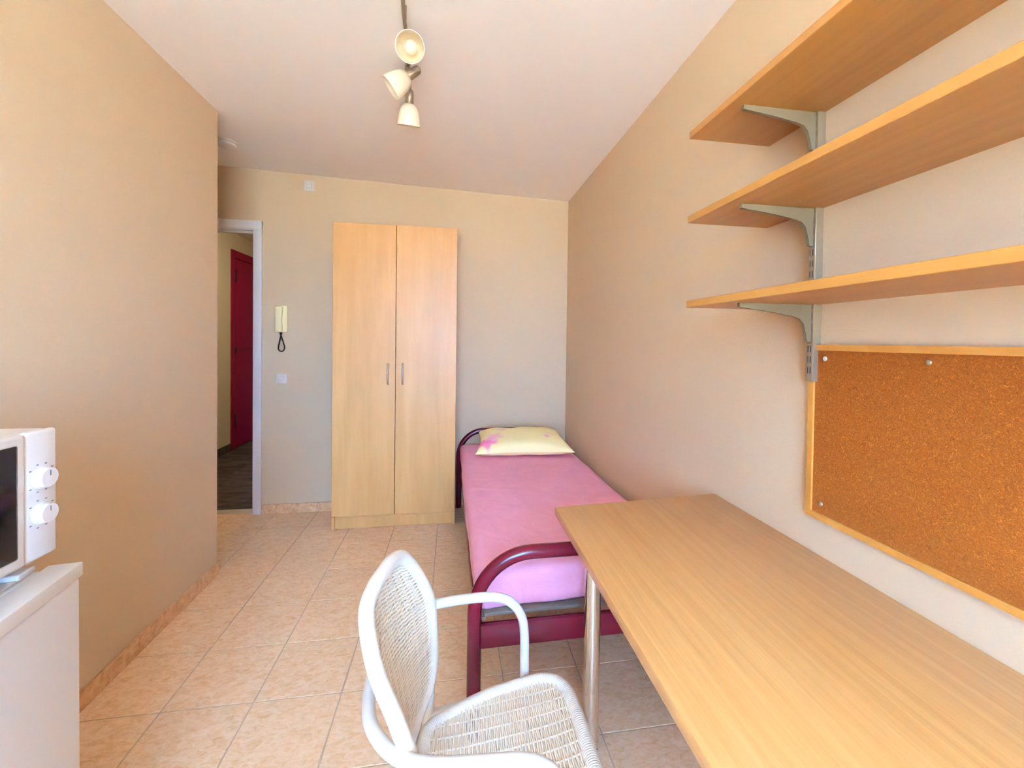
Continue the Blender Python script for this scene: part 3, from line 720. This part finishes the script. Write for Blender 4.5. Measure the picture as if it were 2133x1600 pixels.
# arm loop: one tube behind the back, both arms and both front legs
half = [(0.846,0,0.65),(0.849,0.06,0.65),(0.864,0.12,0.65),(0.900,0.170,0.650),(0.945,0.199,0.651),(1.0,0.211,0.652),(1.07,0.216,0.652),(1.115,0.217,0.648),(1.150,0.217,0.632),(1.176,0.217,0.598),(1.186,0.217,0.55),(1.188,0.217,0.45),(1.192,0.218,0.2),(1.196,0.22,0.012)]
full = [(x,-y_,z) for (x,y_,z) in half[:0:-1]]+half
pth = resample(catmull([(x-OX,y_,z) for (x,y_,z) in full],10),0.008)
MB().tube(pth,0.0118,14).build('arm_loop', M['chair_tube'], ch)
for s in (-1,1):
    MB().tube(catmull([(0.948-OX,s*0.178,0.50),(0.946-OX,s*0.190,0.42),(0.93-OX,s*0.2,0.25),(0.90-OX,s*0.212,0.012)],8),0.0118,14).build('leg', M['chair_tube'], ch)
    for fx, fy in ((1.196,0.22),(0.90,0.212)):
        MB().lathe([(0.012,0),(0.014,0.003),(0.014,0.02)],14,Matrix.Translation((fx-OX,s*fy,0))).build('foot', M['white_plastic'], ch)
    MB().tube([(0.938-OX,s*0.192,0.385),(1.188-OX,s*0.217,0.405)],0.009,12).build('side_rail', M['chair_tube'], ch)
MB().tube([(1.18-OX,-0.215,0.405),(1.18-OX,0.215,0.405)],0.009,12).build('cross_rail', M['chair_tube'], ch)

def wrapped(ctrl, r, name, pitch=0.0052):
    pt = resample(catmull(ctrl,14,True), pitch/4, True)
    return MB().tube(pt, r, 12, True, rfun=lambda i: r*(1-0.055*abs(math.cos(i*PI/4)))).build(name, M['cane_wrap'], ch, False)
# seat
def seat_z(x): return 0.413+(x-0.935)*0.125
sh = [(0.937,0),(0.938,0.085),(0.955,0.122),(1.0,0.142),(1.06,0.162),(1.12,0.174),(1.2,0.180),(1.245,0.172),(1.271,0.146),(1.281,0.10),(1.284,0)]
ring = [(x-OX,y_,seat_z(x)) for (x,y_) in sh]+[(x-OX,-y_,seat_z(x)) for (x,y_) in sh[-2:0:-1]]
wrapped(ring, 0.0165, 'seat_frame')
sc_ = [p for p in catmull([(x,y_,0) for (x,y_) in sh],20)]
def seat_hw(x):
    best = 0
    for a, c in zip(sc_, sc_[1:]):
        if min(a.x,c.x) <= x <= max(a.x,c.x) and abs(a.x-c.x) > 1e-9:
            t = (x-a.x)/(c.x-a.x); best = max(best, lerp(a.y,c.y,t))
    return best
def seat_surf(x, y_):
    hw = max(0.05,seat_hw(x)); e = max(0,1-(y_/hw)**2)*max(0,1-((x-1.11)/0.175)**4)
    return Vector((x-OX, y_, seat_z(x)+0.006-0.012*e))
SP = 0.0285
sb = MB(); x = 0.944; row = 0
while x < 1.280:
    hw = seat_hw(x)-0.004
    if hw > 0.03:
        n = int(2*hw/0.0072); P = []
        for k in range(n+1):
            y_ = -hw+2*hw*k/n; p = seat_surf(x,y_)
            ph = math.cos(PI*y_/SP)*(1 if row % 2 else -1)
            p.z += 0.0028*ph; p.x += 0.0006*math.sin(y_*90+row*1.7); P.append(p)
        sb.tube(P,0.0022,5,caps=False)
    x += 0.00445; row += 1
for k in range(-6,7):
    y_ = k*SP; P = []
    for i in range(41):
        x = lerp(0.942,1.279,i/40)
        if abs(y_) < seat_hw(x)-0.002: P.append(seat_surf(x,y_))
    if len(P) > 3: sb.tube(P,0.0022,5,caps=False)
so = sb.build('seat_weave', M['cane'], ch, False); so['kind'] = 'stuff'

# back
bh = [(0.864,0,0.850),(0.864,0.05,0.847),(0.871,0.098,0.827),(0.897,0.138,0.762),(0.928,0.165,0.69),(0.948,0.182,0.61),(0.954,0.187,0.53),(0.945,0.172,0.468),(0.920,0.12,0.437),(0.905,0.05,0.428),(0.902,0,0.427)]
def lean(y_, z): return 0.21*y_*(lambda t: t*t*(3-2*t))(min(1,max(0,(z-0.56)/0.27)))        # the top bow is slightly askew
ring = [(x-OX+lean(y_,z),y_,z) for (x,y_,z) in bh]+[(x-OX+lean(-y_,z),-y_,z) for (x,y_,z) in bh[-2:0:-1]]
wrapped(ring, 0.0142, 'back_frame')
bc = catmull(bh,24)
def back_edge(z):
    best = None
    for a, c in zip(bc, bc[1:]):
        if min(a.z,c.z) <= z <= max(a.z,c.z) and abs(a.z-c.z) > 1e-9:
            t = (z-a.z)/(c.z-a.z); q = a.lerp(c,t)
            if best is None or q.y > best.y: best = q
    return best
def back_surf(z, u):
    q = back_edge(z); f = math.sin(PI*min(1,max(0,(z-0.425)/0.427)))**0.6
    low = max(0,(0.60-z)/0.17)
    return Vector((q.x-OX+lean(q.y*u,z)-(0.060*f+0.010*low)*(1-u*u), q.y*u, z))
sb = MB(); z = 0.434; row = 0
while z < 0.845:
    q = back_edge(z)
    if q and q.y > 0.03:
        hw = q.y; n = max(8,int(2*hw/0.0072)); P = []
        for k in range(n+1):
            u = (-1+2*k/n)*0.985; p = back_surf(z,u)
            ph = math.cos(6.5*PI*u)*(1 if row % 2 else -1); p.x += 0.0028*ph; p.z += 0.0016*math.cos(13*PI*u); P.append(p)
        sb.tube(P,0.0022,5,caps=False)
    z += 0.0044; row += 1
for k in range(-6,7):
    u = k/6.5; P = [back_surf(lerp(0.437,0.842,i/50),u) for i in range(51)]
    sb.tube(P,0.0024,5,caps=False)
so = sb.build('back_weave', M['cane'], ch, False); so['kind'] = 'stuff'
